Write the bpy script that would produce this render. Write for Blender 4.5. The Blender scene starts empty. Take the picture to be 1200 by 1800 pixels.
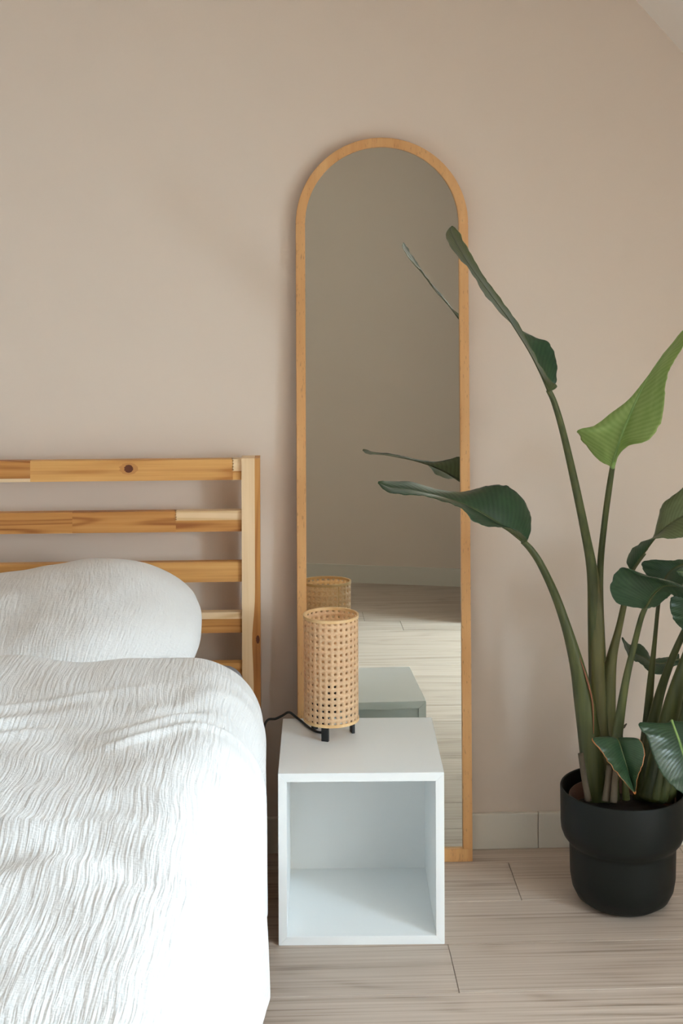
import bpy, bmesh, math, random
from mathutils import Vector, Matrix, noise

# ------------------------------------------------------------------ camera, sky, exposure
scene = bpy.context.scene
col = scene.collection
F = 2500.0                        # focal length in pixels of the 1200 x 1800 frame
HX, HY = 600.0, 430.0             # principal point (level camera with lens shift)
CAM_D, CAM_H = 3.465, 1.476
YAW, ROLL = math.radians(2.3), math.radians(0.2)

cam_data = bpy.data.cameras.new('camera')
cam_data.sensor_fit = 'HORIZONTAL'
cam_data.sensor_width = 36.0
cam_data.lens = F / 1200.0 * 36.0
cam_data.shift_y = -(900.0 - HY) / 1200.0
cam_data.clip_start = 0.05
camera = bpy.data.objects.new('camera', cam_data)
col.objects.link(camera)
CAM_ROT = Matrix.Rotation(-YAW, 3, 'Z') @ Matrix.Rotation(math.radians(90), 3, 'X') @ Matrix.Rotation(-ROLL, 3, 'Z')
CAM_POS = Vector((0, -CAM_D, CAM_H))
camera.matrix_world = Matrix.Translation(CAM_POS) @ CAM_ROT.to_4x4()
scene.camera = camera

world = bpy.data.worlds.new('overcast_sky')
scene.world = world
world.use_nodes = True
bg = world.node_tree.nodes['Background']
bg.inputs['Color'].default_value = (0.68, 0.865, 1.0, 1)
bg.inputs['Strength'].default_value = 40.0

scene.view_settings.view_transform = 'Standard'
scene.view_settings.look = 'None'
scene.view_settings.gamma = 1.0
scene.view_settings.use_curve_mapping = False
scene.view_settings.exposure = 0.29
scene.cycles.max_bounces = 14
scene.cycles.diffuse_bounces = 8
scene.cycles.glossy_bounces = 6
scene.cycles.transmission_bounces = 6
scene.cycles.transparent_max_bounces = 12

# roof slope over the plant corner, and the dormer with its tall window to the right of the camera
SL_X0, SL_Z0, SL_K = 0.862, 2.078, 1.11      # z = SL_Z0 - SL_K * (x - SL_X0)
def slope_z(x): return SL_Z0 - SL_K * (x - SL_X0)
CEIL = 2.5
KNEE_X = 1.95                                # knee wall under the slope
DOR_X = 2.25                                 # window wall of the dormer
DOR_Y1, DOR_Y0 = -1.65, -2.72                # back cheek of the dormer, added shading wall on the camera side
WIN_Y0, WIN_Y1, WIN_Z0, WIN_Z1 = -2.68, -1.70, 0.70, 2.30

pl = bpy.data.lights.new('window_right_offscreen', 'AREA')
pl.shape = 'RECTANGLE'
pl.size = WIN_Y1 - WIN_Y0
pl.size_y = WIN_Z1 - WIN_Z0
pl.cycles.is_portal = True
portal = bpy.data.objects.new('window_right_offscreen', pl)
col.objects.link(portal)
portal.matrix_world = Matrix.Translation((DOR_X + 0.16, (WIN_Y0 + WIN_Y1) / 2, (WIN_Z0 + WIN_Z1) / 2)) @ Matrix(((0, 0, 1), (1, 0, 0), (0, 1, 0))).to_4x4()

# the wall behind the camera runs at a slant
FW_K = 0.29
def fw_y(x): return -3.68 + (x - 0.50) * FW_K
FW_A = math.atan(FW_K)
FW_T = Vector((math.cos(FW_A), math.sin(FW_A), 0)); FW_N = Vector((-math.sin(FW_A), math.cos(FW_A), 0))

# ------------------------------------------------------------------ helpers
def at(px, py, d):
    """point seen at pixel (px, py) standing d metres in front of the camera"""
    return CAM_POS + CAM_ROT @ Vector(((px - HX) / F * d, (HY - py) / F * d, -d))
def ray(px, py):
    return CAM_ROT @ Vector(((px - HX) / F, (HY - py) / F, -1))
def on_floor(px, py, z=0.0):
    r = ray(px, py)
    return CAM_POS + r * ((z - CAM_H) / r.z)

def lin(c):
    c = c / 255.0
    return c / 12.92 if c <= 0.04045 else ((c + 0.055) / 1.055) ** 2.4
def rgb(r, g, b): return (lin(r), lin(g), lin(b), 1)

def tag(o, label=None, cat=None, group=None, kind=None):
    if label: o['label'] = label
    if cat: o['category'] = cat
    if group: o['group'] = group
    if kind: o['kind'] = kind
    return o
def empty(name, loc=(0, 0, 0), rot=(0, 0, 0)):
    o = bpy.data.objects.new(name, None)
    o.location = loc; o.rotation_euler = rot
    o.empty_display_size = 0.1
    col.objects.link(o)
    return o
def link(name, me, mat, parent=None):
    o = bpy.data.objects.new(name, me)
    if mat and not me.materials: me.materials.append(mat)
    col.objects.link(o)
    if parent: o.parent = parent
    return o
def from_bm(name, bm, mat, parent=None, smooth=False):
    bmesh.ops.recalc_face_normals(bm, faces=bm.faces)
    me = bpy.data.meshes.new(name)
    bm.to_mesh(me); bm.free()
    if smooth:
        for p in me.polygons: p.use_smooth = True
    return link(name, me, mat, parent)
def box_bm(x0, x1, y0, y1, z0, z1, bevel=0.0, seg=2, bm=None):
    b = bmesh.new()
    vs = [b.verts.new((x, y, z)) for x in (x0, x1) for y in (y0, y1) for z in (z0, z1)]
    for f in ((0, 1, 3, 2), (4, 6, 7, 5), (0, 4, 5, 1), (2, 3, 7, 6), (0, 2, 6, 4), (1, 5, 7, 3)):
        b.faces.new([vs[i] for i in f])
    bmesh.ops.recalc_face_normals(b, faces=b.faces)
    if bevel:
        bmesh.ops.bevel(b, geom=list(b.edges), offset=bevel, segments=seg, affect='EDGES', profile=0.5)
    if bm is None: return b
    me = bpy.data.meshes.new('t'); b.to_mesh(me); b.free()
    bm.from_mesh(me); bpy.data.meshes.remove(me)
    return bm
def box(name, x0, x1, y0, y1, z0, z1, mat, parent=None, bevel=0.0, seg=2):
    return from_bm(name, box_bm(x0, x1, y0, y1, z0, z1, bevel, seg), mat, parent)

def catmull(pts, n):
    """resample a list of tuples with Catmull-Rom to n samples"""
    out = []
    m = len(pts) - 1
    k = len(pts[0])
    for i in range(n):
        t = i / (n - 1) * m
        j = min(int(t), m - 1); u = t - j
        p0 = pts[max(j - 1, 0)]; p1 = pts[j]; p2 = pts[j + 1]; p3 = pts[min(j + 2, m)]
        out.append(tuple(0.5 * (2 * p1[c] + (p2[c] - p0[c]) * u + (2 * p0[c] - 5 * p1[c] + 4 * p2[c] - p3[c]) * u * u
                                + (3 * p1[c] - p0[c] - 3 * p2[c] + p3[c]) * u ** 3) for c in range(k)))
    return out
def tube_bm(pts, segs=12, n=None, flat=1.0, flat_axis=None, caps=True):
    """pts: (x, y, z, radius); returns a bmesh with UV along the tube"""
    if n: pts = catmull(pts, n)
    bm = bmesh.new()
    uvl = bm.loops.layers.uv.new('UVMap')
    rings = []
    prev = None
    for i, p in enumerate(pts):
        c = Vector(p[:3])
        a = Vector(pts[max(i - 1, 0)][:3]); b = Vector(pts[min(i + 1, len(pts) - 1)][:3])
        t = (b - a).normalized()
        ref = prev if prev else (Vector(flat_axis) if flat_axis else (Vector((0, 1, 0)) if abs(t.y) < 0.9 else Vector((1, 0, 0))))
        s = (ref - t * ref.dot(t)).normalized()
        prev = s
        w = t.cross(s)
        r = max(p[3], 1e-4)
        rings.append([bm.verts.new(c + (s * math.cos(2 * math.pi * k / segs) * r * flat + w * math.sin(2 * math.pi * k / segs) * r)) for k in range(segs)])
    for i in range(len(rings) - 1):
        for k in range(segs):
            f = bm.faces.new((rings[i][k], rings[i][(k + 1) % segs], rings[i + 1][(k + 1) % segs], rings[i + 1][k]))
            us = (k / segs, (k + 1) / segs, (k + 1) / segs, k / segs)
            vs_ = (i, i, i + 1, i + 1)
            for l, u, v in zip(f.loops, us, vs_): l[uvl].uv = (u, v / (len(rings) - 1))
    if caps:
        bm.faces.new(rings[0][::-1]); bm.faces.new(rings[-1])
    return bm
def lathe_bm(prof, segs=64):
    """prof: list of (r, z); r == 0 closes the pole"""
    bm = bmesh.new()
    rings = []
    for r, z in prof:
        if r < 1e-6: rings.append([bm.verts.new((0, 0, z))])
        else: rings.append([bm.verts.new((r * math.cos(2 * math.pi * k / segs), r * math.sin(2 * math.pi * k / segs), z)) for k in range(segs)])
    for a, b in zip(rings[:-1], rings[1:]):
        for k in range(segs):
            k2 = (k + 1) % segs
            if len(a) == 1 and len(b) == 1: continue
            if len(a) == 1: bm.faces.new((a[0], b[k2], b[k]))
            elif len(b) == 1: bm.faces.new((a[k], a[k2], b[0]))
            else: bm.faces.new((a[k], a[k2], b[k2], b[k]))
    return bm

# ------------------------------------------------------------------ materials
def new_mat(name):
    m = bpy.data.materials.new(name); m.use_nodes = True
    nt = m.node_tree
    return m, nt, nt.nodes['Principled BSDF']
def N(nt, t, **kw):
    n = nt.nodes.new(t)
    for k, v in kw.items():
        if k in n.inputs: n.inputs[k].default_value = v
        else: setattr(n, k, v)
    return n
def setin(n, name, v): n.inputs[name].default_value = v
def ramp(nt, stops):
    r = N(nt, 'ShaderNodeValToRGB')
    e = r.color_ramp.elements
    while len(e) < len(stops): e.new(0.5)
    for el, (p, c) in zip(e, stops): el.position = p; el.color = c
    return r
def plain(name, color, rough=0.5, bump=0.0, bscale=200.0, spec=0.5, coat=0.0):
    m, nt, b = new_mat(name)
    setin(b, 'Base Color', color); setin(b, 'Roughness', rough); setin(b, 'Specular IOR Level', spec)
    if coat: setin(b, 'Coat Weight', coat)
    if bump:
        tc = N(nt, 'ShaderNodeTexCoord')
        nz = N(nt, 'ShaderNodeTexNoise', Scale=bscale, Detail=4.0)
        nt.links.new(tc.outputs['Object'], nz.inputs['Vector'])
        bp = N(nt, 'ShaderNodeBump', Strength=bump, Distance=0.002)
        nt.links.new(nz.outputs['Fac'], bp.inputs['Height'])
        nt.links.new(bp.outputs['Normal'], b.inputs['Normal'])
    return m
def wood(name, stops, axis='X', length_scale=1.2, cross_scale=40.0, rough=0.5, ring=0.5, tint_var=0.12, bump=0.08, pores=0.0, line_freq=9.0, spec=0.4, ring_scale=0.22):
    """streaky timber; grain runs along the local axis, every object gets its own offset and tint"""
    m, nt, b = new_mat(name)
    L = nt.links.new
    tc = N(nt, 'ShaderNodeTexCoord')
    oi = N(nt, 'ShaderNodeObjectInfo')
    off = N(nt, 'ShaderNodeVectorMath', operation='MULTIPLY')
    comb = N(nt, 'ShaderNodeCombineXYZ')
    for i in range(3): L(oi.outputs['Random'], comb.inputs[i])
    L(comb.outputs[0], off.inputs[0]); off.inputs[1].default_value = (37.0, 23.0, 11.0)
    add = N(nt, 'ShaderNodeVectorMath', operation='ADD')
    L(tc.outputs['Object'], add.inputs[0]); L(off.outputs[0], add.inputs[1])
    mp = N(nt, 'ShaderNodeMapping')
    s = [cross_scale] * 3
    s['XYZ'.index(axis)] = length_scale
    mp.inputs['Scale'].default_value = s
    L(add.outputs[0], mp.inputs['Vector'])
    n1 = N(nt, 'ShaderNodeTexNoise', Scale=1.0, Detail=6.0, Roughness=0.62)
    L(mp.outputs[0], n1.inputs['Vector'])
    # growth rings: contours of a smooth stretched field
    mp2 = N(nt, 'ShaderNodeMapping')
    s2 = [cross_scale * ring_scale] * 3
    s2['XYZ'.index(axis)] = length_scale * 0.9
    mp2.inputs['Scale'].default_value = s2
    L(add.outputs[0], mp2.inputs['Vector'])
    n2 = N(nt, 'ShaderNodeTexNoise', Scale=1.0, Detail=1.0, Roughness=0.4)
    L(mp2.outputs[0], n2.inputs['Vector'])
    mul = N(nt, 'ShaderNodeMath', operation='MULTIPLY'); mul.inputs[1].default_value = line_freq * 6.28
    L(n2.outputs['Fac'], mul.inputs[0])
    sn = N(nt, 'ShaderNodeMath', operation='SINE'); L(mul.outputs[0], sn.inputs[0])
    ma = N(nt, 'ShaderNodeMath', operation='MULTIPLY_ADD'); ma.inputs[1].default_value = 0.5; ma.inputs[2].default_value = 0.5
    L(sn.outputs[0], ma.inputs[0])
    pw = N(nt, 'ShaderNodeMath', operation='POWER'); pw.inputs[1].default_value = 4.0
    L(ma.outputs[0], pw.inputs[0])
    mx = N(nt, 'ShaderNodeMath', operation='MULTIPLY_ADD'); mx.inputs[1].default_value = -ring
    L(pw.outputs[0], mx.inputs[0]); L(n1.outputs['Fac'], mx.inputs[2])
    rp = ramp(nt, stops)
    L(mx.outputs[0], rp.inputs[0])
    hsv = N(nt, 'ShaderNodeHueSaturation')
    mr = N(nt, 'ShaderNodeMapRange'); mr.inputs[3].default_value = 1 - tint_var; mr.inputs[4].default_value = 1 + tint_var
    L(oi.outputs['Random'], mr.inputs[0]); L(mr.outputs[0], hsv.inputs['Value'])
    L(rp.outputs[0], hsv.inputs['Color'])
    out = hsv.outputs[0]
    if pores:
        mp3 = N(nt, 'ShaderNodeMapping')
        s3 = [420.0] * 3; s3['XYZ'.index(axis)] = 60.0
        mp3.inputs['Scale'].default_value = s3
        L(add.outputs[0], mp3.inputs['Vector'])
        n3 = N(nt, 'ShaderNodeTexNoise', Scale=1.0, Detail=1.0)
        L(mp3.outputs[0], n3.inputs['Vector'])
        r3 = ramp(nt, [(0.66, (1, 1, 1, 1)), (0.72, (1 - pores, 1 - pores, 1 - pores, 1))])
        L(n3.outputs['Fac'], r3.inputs[0])
        mm = N(nt, 'ShaderNodeMix', data_type='RGBA', blend_type='MULTIPLY'); mm.inputs[0].default_value = 1.0
        L(out, mm.inputs[6]); L(r3.outputs[0], mm.inputs[7])
        out = mm.outputs[2]
    L(out, b.inputs['Base Color'])
    setin(b, 'Roughness', rough); setin(b, 'Specular IOR Level', spec)
    bp = N(nt, 'ShaderNodeBump', Strength=bump, Distance=0.002)
    L(n1.outputs['Fac'], bp.inputs['Height']); L(bp.outputs[0], b.inputs['Normal'])
    return m

M = {}
M['wall'] = plain('beige_wall_paint', (0.71, 0.608, 0.52, 1), 0.85, 0.06, 260, 0.2)
M['ceil'] = plain('ceiling_paint', (0.88, 0.82, 0.76, 1), 0.85, 0.05, 260, 0.2)
M['base'] = plain('baseboard_paint', (0.68, 0.64, 0.56, 1), 0.5)
M['seam'] = plain('floor_underlay', (0.05, 0.035, 0.025, 1), 0.9)
M['floor'] = wood('pale_oak_laminate', [(0.25, rgb(140, 122, 106)), (0.42, rgb(180, 163, 148)), (0.58, rgb(192, 176, 162)), (0.8, rgb(202, 188, 175))],
                  'X', 1.5, 130.0, 0.42, 0.09, 0.03, 0.05, 0.0, 5.0, 0.45, 0.06)
M['beech'] = wood('beech', [(0.2, rgb(196, 141, 86)), (0.55, rgb(214, 164, 108)), (0.85, rgb(224, 180, 126))], 'Z', 2.0, 30.0, 0.45, 0.15, 0.02, 0.03, 0.35, 3.0)
PINE_MID = [(0.15, rgb(178, 118, 58)), (0.5, rgb(214, 160, 94)), (0.9, rgb(230, 184, 122))]
PINE_DARK = [(0.15, rgb(150, 90, 42)), (0.5, rgb(192, 134, 72)), (0.9, rgb(216, 166, 104))]
PINE_PALE = [(0.15, rgb(214, 178, 132)), (0.5, rgb(230, 200, 160)), (0.9, rgb(238, 212, 176))]
for k, st in (('mid', PINE_MID), ('dark', PINE_DARK), ('pale', PINE_PALE)):
    M['pine_' + k] = wood('pine_' + k, st, 'X', 1.5, 80.0, 0.5, 0.30, 0.03, 0.05, 0, 7.0)
    M['pinez_' + k] = wood('pine_upright_' + k, st, 'Z', 1.5, 60.0, 0.5, 0.16, 0.03, 0.05, 0, 4.0)
M['knot'] = plain('pine_knot', rgb(98, 48, 24), 0.6)
M['knot_ring'] = plain('pine_knot_ring', rgb(192, 134, 74), 0.6)
M['white'] = plain('white_foil', (0.84, 0.86, 0.86, 1), 0.38, 0.02, 400, 0.5)
M['white_edge'] = plain('white_foil_edge', (0.80, 0.83, 0.84, 1), 0.38)
M['black'] = plain('black_metal', (0.012, 0.012, 0.012, 1), 0.45)
M['cable'] = plain('black_cable', (0.014, 0.013, 0.012, 1), 0.5)
M['pot'] = plain('dark_green_pot', rgb(20, 23, 20), 0.5, 0.03, 300, 0.25)
M['soil'] = plain('potting_soil', rgb(38, 28, 20), 0.95, 0.9, 90)
M['nursery'] = plain('brown_nursery_pot', rgb(96, 62, 44), 0.6)
M['sheet'] = plain('grey_sheet', rgb(150, 148, 150), 0.9, 0.1, 500, 0.1)
M['bark'] = plain('dry_stub', rgb(80, 68, 52), 0.8, 0.3, 120)

# mirror glass: silvered, a trace of green
m, nt, b = new_mat('mirror_glass')
setin(b, 'Base Color', (0.80, 0.83, 0.78, 1)); setin(b, 'Metallic', 1.0); setin(b, 'Roughness', 0.0)
M['mirror'] = m
# window pane
m, nt, b = new_mat('window_pane')
nt.nodes.remove(b)
tr = N(nt, 'ShaderNodeBsdfTransparent'); gl = N(nt, 'ShaderNodeBsdfGlossy', Roughness=0.0)
mx = N(nt, 'ShaderNodeMixShader'); mx.inputs[0].default_value = 0.06
nt.links.new(tr.outputs[0], mx.inputs[1]); nt.links.new(gl.outputs[0], mx.inputs[2])
nt.links.new(mx.outputs[0], nt.nodes['Material Output'].inputs['Surface'])
M['pane'] = m
# cane webbing
m, nt, b = new_mat('cane_webbing')
L = nt.links.new
uv = N(nt, 'ShaderNodeUVMap'); uv.uv_map = 'UVMap'
wv = N(nt, 'ShaderNodeTexWave', Scale=1.0); wv.inputs['Distortion'].default_value = 0.0
wv.bands_direction = 'DIAGONAL'
mpn = N(nt, 'ShaderNodeMapping'); mpn.inputs['Scale'].default_value = (1.0, 1.0, 1.0)
L(uv.outputs[0], mpn.inputs[0]); L(mpn.outputs[0], wv.inputs['Vector'])
nz = N(nt, 'ShaderNodeTexNoise', Scale=3.0, Detail=3.0); L(uv.outputs[0], nz.inputs['Vector'])
rp = ramp(nt, [(0.25, rgb(240, 206, 162)), (0.7, rgb(252, 230, 196))]); L(nz.outputs['Fac'], rp.inputs[0])
L(rp.outputs[0], b.inputs['Base Color']); setin(b, 'Roughness', 0.5)
trl = N(nt, 'ShaderNodeBsdfTranslucent'); L(rp.outputs[0], trl.inputs['Color'])
mxs = N(nt, 'ShaderNodeMixShader'); mxs.inputs[0].default_value = 0.48
L(b.outputs[0], mxs.inputs[1]); L(trl.outputs[0], mxs.inputs[2])
L(mxs.outputs[0], nt.nodes['Material Output'].inputs['Surface'])
bp = N(nt, 'ShaderNodeBump', Strength=0.12, Distance=0.001); L(wv.outputs['Fac'], bp.inputs['Height']); L(bp.outputs[0], b.inputs['Normal'])
M['cane'] = m
M['rim'] = wood('rattan_rim', [(0.2, rgb(216, 174, 120)), (0.8, rgb(236, 204, 156))], 'Z', 8, 30, 0.5, 0.2, 0.03)

# crinkled muslin: short irregular creases along the bed (UV v), broken by a fine cross grid
def muslin(name, color, sx=150.0, sy=9.0, strength=0.55, cross=0.3):
    m, nt, b = new_mat(name)
    L = nt.links.new
    uv = N(nt, 'ShaderNodeUVMap'); uv.uv_map = 'UVMap'
    big = N(nt, 'ShaderNodeTexNoise', Scale=3.0, Detail=2.0); L(uv.outputs[0], big.inputs['Vector'])
    sb = N(nt, 'ShaderNodeVectorMath', operation='SUBTRACT'); sb.inputs[1].default_value = (0.5, 0.5, 0.5)
    L(big.outputs['Color'], sb.inputs[0])
    sc = N(nt, 'ShaderNodeVectorMath', operation='SCALE'); sc.inputs['Scale'].default_value = 0.045
    L(sb.outputs[0], sc.inputs[0])
    a1 = N(nt, 'ShaderNodeVectorMath', operation='ADD'); L(uv.outputs[0], a1.inputs[0]); L(sc.outputs[0], a1.inputs[1])
    def streak(x, y, det):
        mp = N(nt, 'ShaderNodeMapping'); mp.inputs['Scale'].default_value = (x, y, 1); L(a1.outputs[0], mp.inputs['Vector'])
        n = N(nt, 'ShaderNodeTexNoise', Scale=1.0, Detail=det, Roughness=0.5); L(mp.outputs[0], n.inputs['Vector'])
        return n.outputs['Fac']
    h1 = streak(sx, sy, 2.0); h2 = streak(sx * .9, sx * 1.4, 1.0)
    p2 = N(nt, 'ShaderNodeMath', operation='MULTIPLY_ADD'); p2.inputs[1].default_value = cross; L(h2, p2.inputs[0]); L(h1, p2.inputs[2])
    bp = N(nt, 'ShaderNodeBump', Strength=strength, Distance=0.006); L(p2.outputs[0], bp.inputs['Height'])
    L(bp.outputs[0], b.inputs['Normal'])
    setin(b, 'Base Color', color); setin(b, 'Roughness', 0.95); setin(b, 'Specular IOR Level', 0.1)
    setin(b, 'Sheen Weight', 0.15)
    return m
M['muslin'] = muslin('white_muslin', (0.72, 0.715, 0.705, 1))
M['muslin_pillow'] = muslin('white_muslin_pillow', (0.72, 0.715, 0.705, 1), 150.0, 22.0, 0.45, 0.4)

# leaves: u along, v across (0 / 1 = edges, 0.5 = midrib)
def leaf_mat(name, top, dark, vein, rough=0.35, trans=0.25, edge=None, vein_freq=60.0, bump=0.10):
    m, nt, b = new_mat(name)
    L = nt.links.new
    uv = N(nt, 'ShaderNodeUVMap'); uv.uv_map = 'UVMap'
    sx = N(nt, 'ShaderNodeSeparateXYZ'); L(uv.outputs[0], sx.inputs[0])
    a = N(nt, 'ShaderNodeMath', operation='SUBTRACT'); a.inputs[1].default_value = 0.5; L(sx.outputs[1], a.inputs[0])
    ab = N(nt, 'ShaderNodeMath', operation='ABSOLUTE'); L(a.outputs[0], ab.inputs[0])
    # side veins sweep towards the tip
    k = N(nt, 'ShaderNodeMath', operation='MULTIPLY_ADD'); k.inputs[1].default_value = -0.35; L(ab.outputs[0], k.inputs[0]); L(sx.outputs[0], k.inputs[2])
    ml = N(nt, 'ShaderNodeMath', operation='MULTIPLY'); ml.inputs[1].default_value = vein_freq * 3.0; L(k.outputs[0], ml.inputs[0])
    s = N(nt, 'ShaderNodeMath', operation='SINE'); L(ml.outputs[0], s.inputs[0])
    ma = N(nt, 'ShaderNodeMath', operation='MULTIPLY_ADD'); ma.inputs[1].default_value = 0.5; ma.inputs[2].default_value = 0.5; L(s.outputs[0], ma.inputs[0])
    nz = N(nt, 'ShaderNodeTexNoise', Scale=7.0, Detail=3.0); L(uv.outputs[0], nz.inputs['Vector'])
    mx = N(nt, 'ShaderNodeMix'); mx.inputs[0].default_value = 0.75; L(ma.outputs[0], mx.inputs[2]); L(nz.outputs['Fac'], mx.inputs[3])
    rp = ramp(nt, [(0.25, dark), (0.75, top)]); L(mx.outputs[0], rp.inputs[0])
    outc = rp.outputs[0]
    mr = N(nt, 'ShaderNodeMapRange'); mr.inputs[1].default_value = 0.0; mr.inputs[2].default_value = 0.03; mr.inputs[3].default_value = 1.0; mr.inputs[4].default_value = 0.0
    L(ab.outputs[0], mr.inputs[0])
    mv = N(nt, 'ShaderNodeMix', data_type='RGBA'); L(mr.outputs[0], mv.inputs[0]); L(outc, mv.inputs[6]); mv.inputs[7].default_value = vein
    outc = mv.outputs[2]
    if edge:
        n4 = N(nt, 'ShaderNodeTexNoise', Scale=5.0, Detail=2.0); L(uv.outputs[0], n4.inputs['Vector'])
        th = N(nt, 'ShaderNodeMapRange'); th.inputs[3].default_value = 0.51; th.inputs[4].default_value = 0.46
        L(n4.outputs['Fac'], th.inputs[0])
        gt = N(nt, 'ShaderNodeMath', operation='GREATER_THAN'); L(ab.outputs[0], gt.inputs[0]); L(th.outputs[0], gt.inputs[1])
        g2 = N(nt, 'ShaderNodeMath', operation='GREATER_THAN'); L(sx.outputs[0], g2.inputs[0]); g2.inputs[1].default_value = 0.955
        mxm = N(nt, 'ShaderNodeMath', operation='MAXIMUM'); L(gt.outputs[0], mxm.inputs[0]); L(g2.outputs[0], mxm.inputs[1])
        me_ = N(nt, 'ShaderNodeMix', data_type='RGBA'); L(mxm.outputs[0], me_.inputs[0]); L(outc, me_.inputs[6]); me_.inputs[7].default_value = edge
        outc = me_.outputs[2]
    L(outc, b.inputs['Base Color']); setin(b, 'Roughness', rough); setin(b, 'Specular IOR Level', 0.5)
    bp = N(nt, 'ShaderNodeBump', Strength=bump, Distance=0.002); L(ma.outputs[0], bp.inputs['Height']); L(bp.outputs[0], b.inputs['Normal'])
    t = N(nt, 'ShaderNodeBsdfTranslucent'); L(outc, t.inputs['Color'])
    g = N(nt, 'ShaderNodeMixShader'); g.inputs[0].default_value = trans
    L(b.outputs[0], g.inputs[1]); L(t.outputs[0], g.inputs[2]); L(g.outputs[0], nt.nodes['Material Output'].inputs['Surface'])
    return m
M['leaf_dark'] = leaf_mat('dark_leaf', rgb(54, 80, 52), rgb(38, 60, 40), rgb(84, 104, 62), 0.33, 0.15)
M['leaf_tall'] = leaf_mat('olive_leaf', rgb(116, 126, 86), rgb(92, 102, 66), rgb(64, 68, 42))
M['leaf_bright'] = leaf_mat('young_leaf', rgb(176, 198, 124), rgb(148, 176, 98), rgb(150, 180, 108), 0.4, 0.45)
M['leaf_glossy'] = leaf_mat('glossy_leaf', rgb(54, 80, 52), rgb(38, 60, 40), rgb(120, 150, 84), 0.3, 0.15)
M['leaf_burnt'] = leaf_mat('burnt_edge_leaf', rgb(54, 80, 52), rgb(38, 60, 40), rgb(84, 104, 62), 0.33, 0.15, rgb(168, 104, 56))
def stem_mat(name, c1, c2):
    m, nt, b = new_mat(name)
    L = nt.links.new
    tc = N(nt, 'ShaderNodeTexCoord')
    mp = N(nt, 'ShaderNodeMapping'); mp.inputs['Scale'].default_value = (90, 90, 3); L(tc.outputs['Object'], mp.inputs[0])
    nz = N(nt, 'ShaderNodeTexNoise', Scale=1.0, Detail=3.0); L(mp.outputs[0], nz.inputs['Vector'])
    rp = ramp(nt, [(0.3, c1), (0.7, c2)]); L(nz.outputs['Fac'], rp.inputs[0])
    L(rp.outputs[0], b.inputs['Base Color']); setin(b, 'Roughness', 0.45)
    return m
M['stem'] = stem_mat('green_petiole', rgb(54, 62, 30), rgb(80, 84, 42))
M['rib_bright'] = stem_mat('young_midrib', rgb(120, 152, 80), rgb(146, 174, 104))
M['sheath'] = stem_mat('sheath', rgb(74, 74, 40), rgb(96, 92, 52))
M['sheath_red'] = plain('sheath_margin', rgb(122, 76, 50), 0.6)

# ------------------------------------------------------------------ room shell
X_L, X_R = -2.7, KNEE_X
fl = box('floor', X_L - .1, DOR_X + .1, -5.9, 0.1, -0.08, -0.012, M['seam'])
tag(fl, kind='structure')
box('wall_back', X_L - .1, X_R + .1, 0.0, 0.12, -0.08, CEIL + .1, M['wall'])['kind'] = 'structure'
box('wall_left', X_L - .12, X_L, -6.0, 0.12, -0.08, CEIL + .1, M['wall'])['kind'] = 'structure'
def prism(name, poly, z0, z1, mat):
    bm = bmesh.new()
    a = [bm.verts.new((x, y, z0)) for x, y in poly]; b = [bm.verts.new((x, y, z1)) for x, y in poly]
    bm.faces.new(a[::-1]); bm.faces.new(b)
    for i in range(len(poly)):
        j = (i + 1) % len(poly)
        bm.faces.new((a[i], a[j], b[j], b[i]))
    return from_bm(name, bm, mat)
def slant_box(x0, x1, z0, z1, d0, d1, bm=None):
    """box standing along the slanted wall; d = distance from its room face, negative = into the wall"""
    b = bm or bmesh.new(); P = []
    for d in (d0, d1):
        for x, z in ((x0, z0), (x1, z0), (x1, z1), (x0, z1)):
            P.append(b.verts.new(Vector((x, fw_y(x), z)) + FW_N * d))
    for f in ((0, 1, 2, 3), (7, 6, 5, 4), (0, 4, 5, 1), (1, 5, 6, 2), (2, 6, 7, 3), (3, 7, 4, 0)):
        b.faces.new([P[i] for i in f])
    return b
from_bm('wall_front', slant_box(X_L - .1, X_R + .1, -.08, CEIL + .1, -.14, 0), M['wall'])['kind'] = 'structure'
# right side: knee wall under the slope, dormer wall with its window, full-height wall beyond
bm = box_bm(X_R, X_R + .12, DOR_Y1, 0.12, -0.012, slope_z(X_R) + .05)
box_bm(X_R, X_R + .12, -6.0, DOR_Y0 - .06, -0.08, CEIL + .1, bm=bm)
box_bm(DOR_X, DOR_X + .14, DOR_Y0 - .1, WIN_Y0, -0.08, CEIL + .1, bm=bm)
box_bm(DOR_X, DOR_X + .14, WIN_Y1, DOR_Y1 + .1, -0.08, CEIL + .1, bm=bm)
box_bm(DOR_X, DOR_X + .14, WIN_Y0, WIN_Y1, -0.08, WIN_Z0, bm=bm)
box_bm(DOR_X, DOR_X + .14, WIN_Y0, WIN_Y1, WIN_Z1, CEIL + .1, bm=bm)
from_bm('wall_right', bm, M['wall'])['kind'] = 'structure'
x_top = SL_X0 + (SL_Z0 - CEIL) / SL_K
bm = box_bm(X_L - .12, x_top + .02, -6.0, 0.12, CEIL, CEIL + .12)
box_bm(x_top, DOR_X + .14, -6.0, DOR_Y1 + .02, CEIL, CEIL + .12, bm=bm)
from_bm('ceiling', bm, M['ceil'])['kind'] = 'structure'
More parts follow.
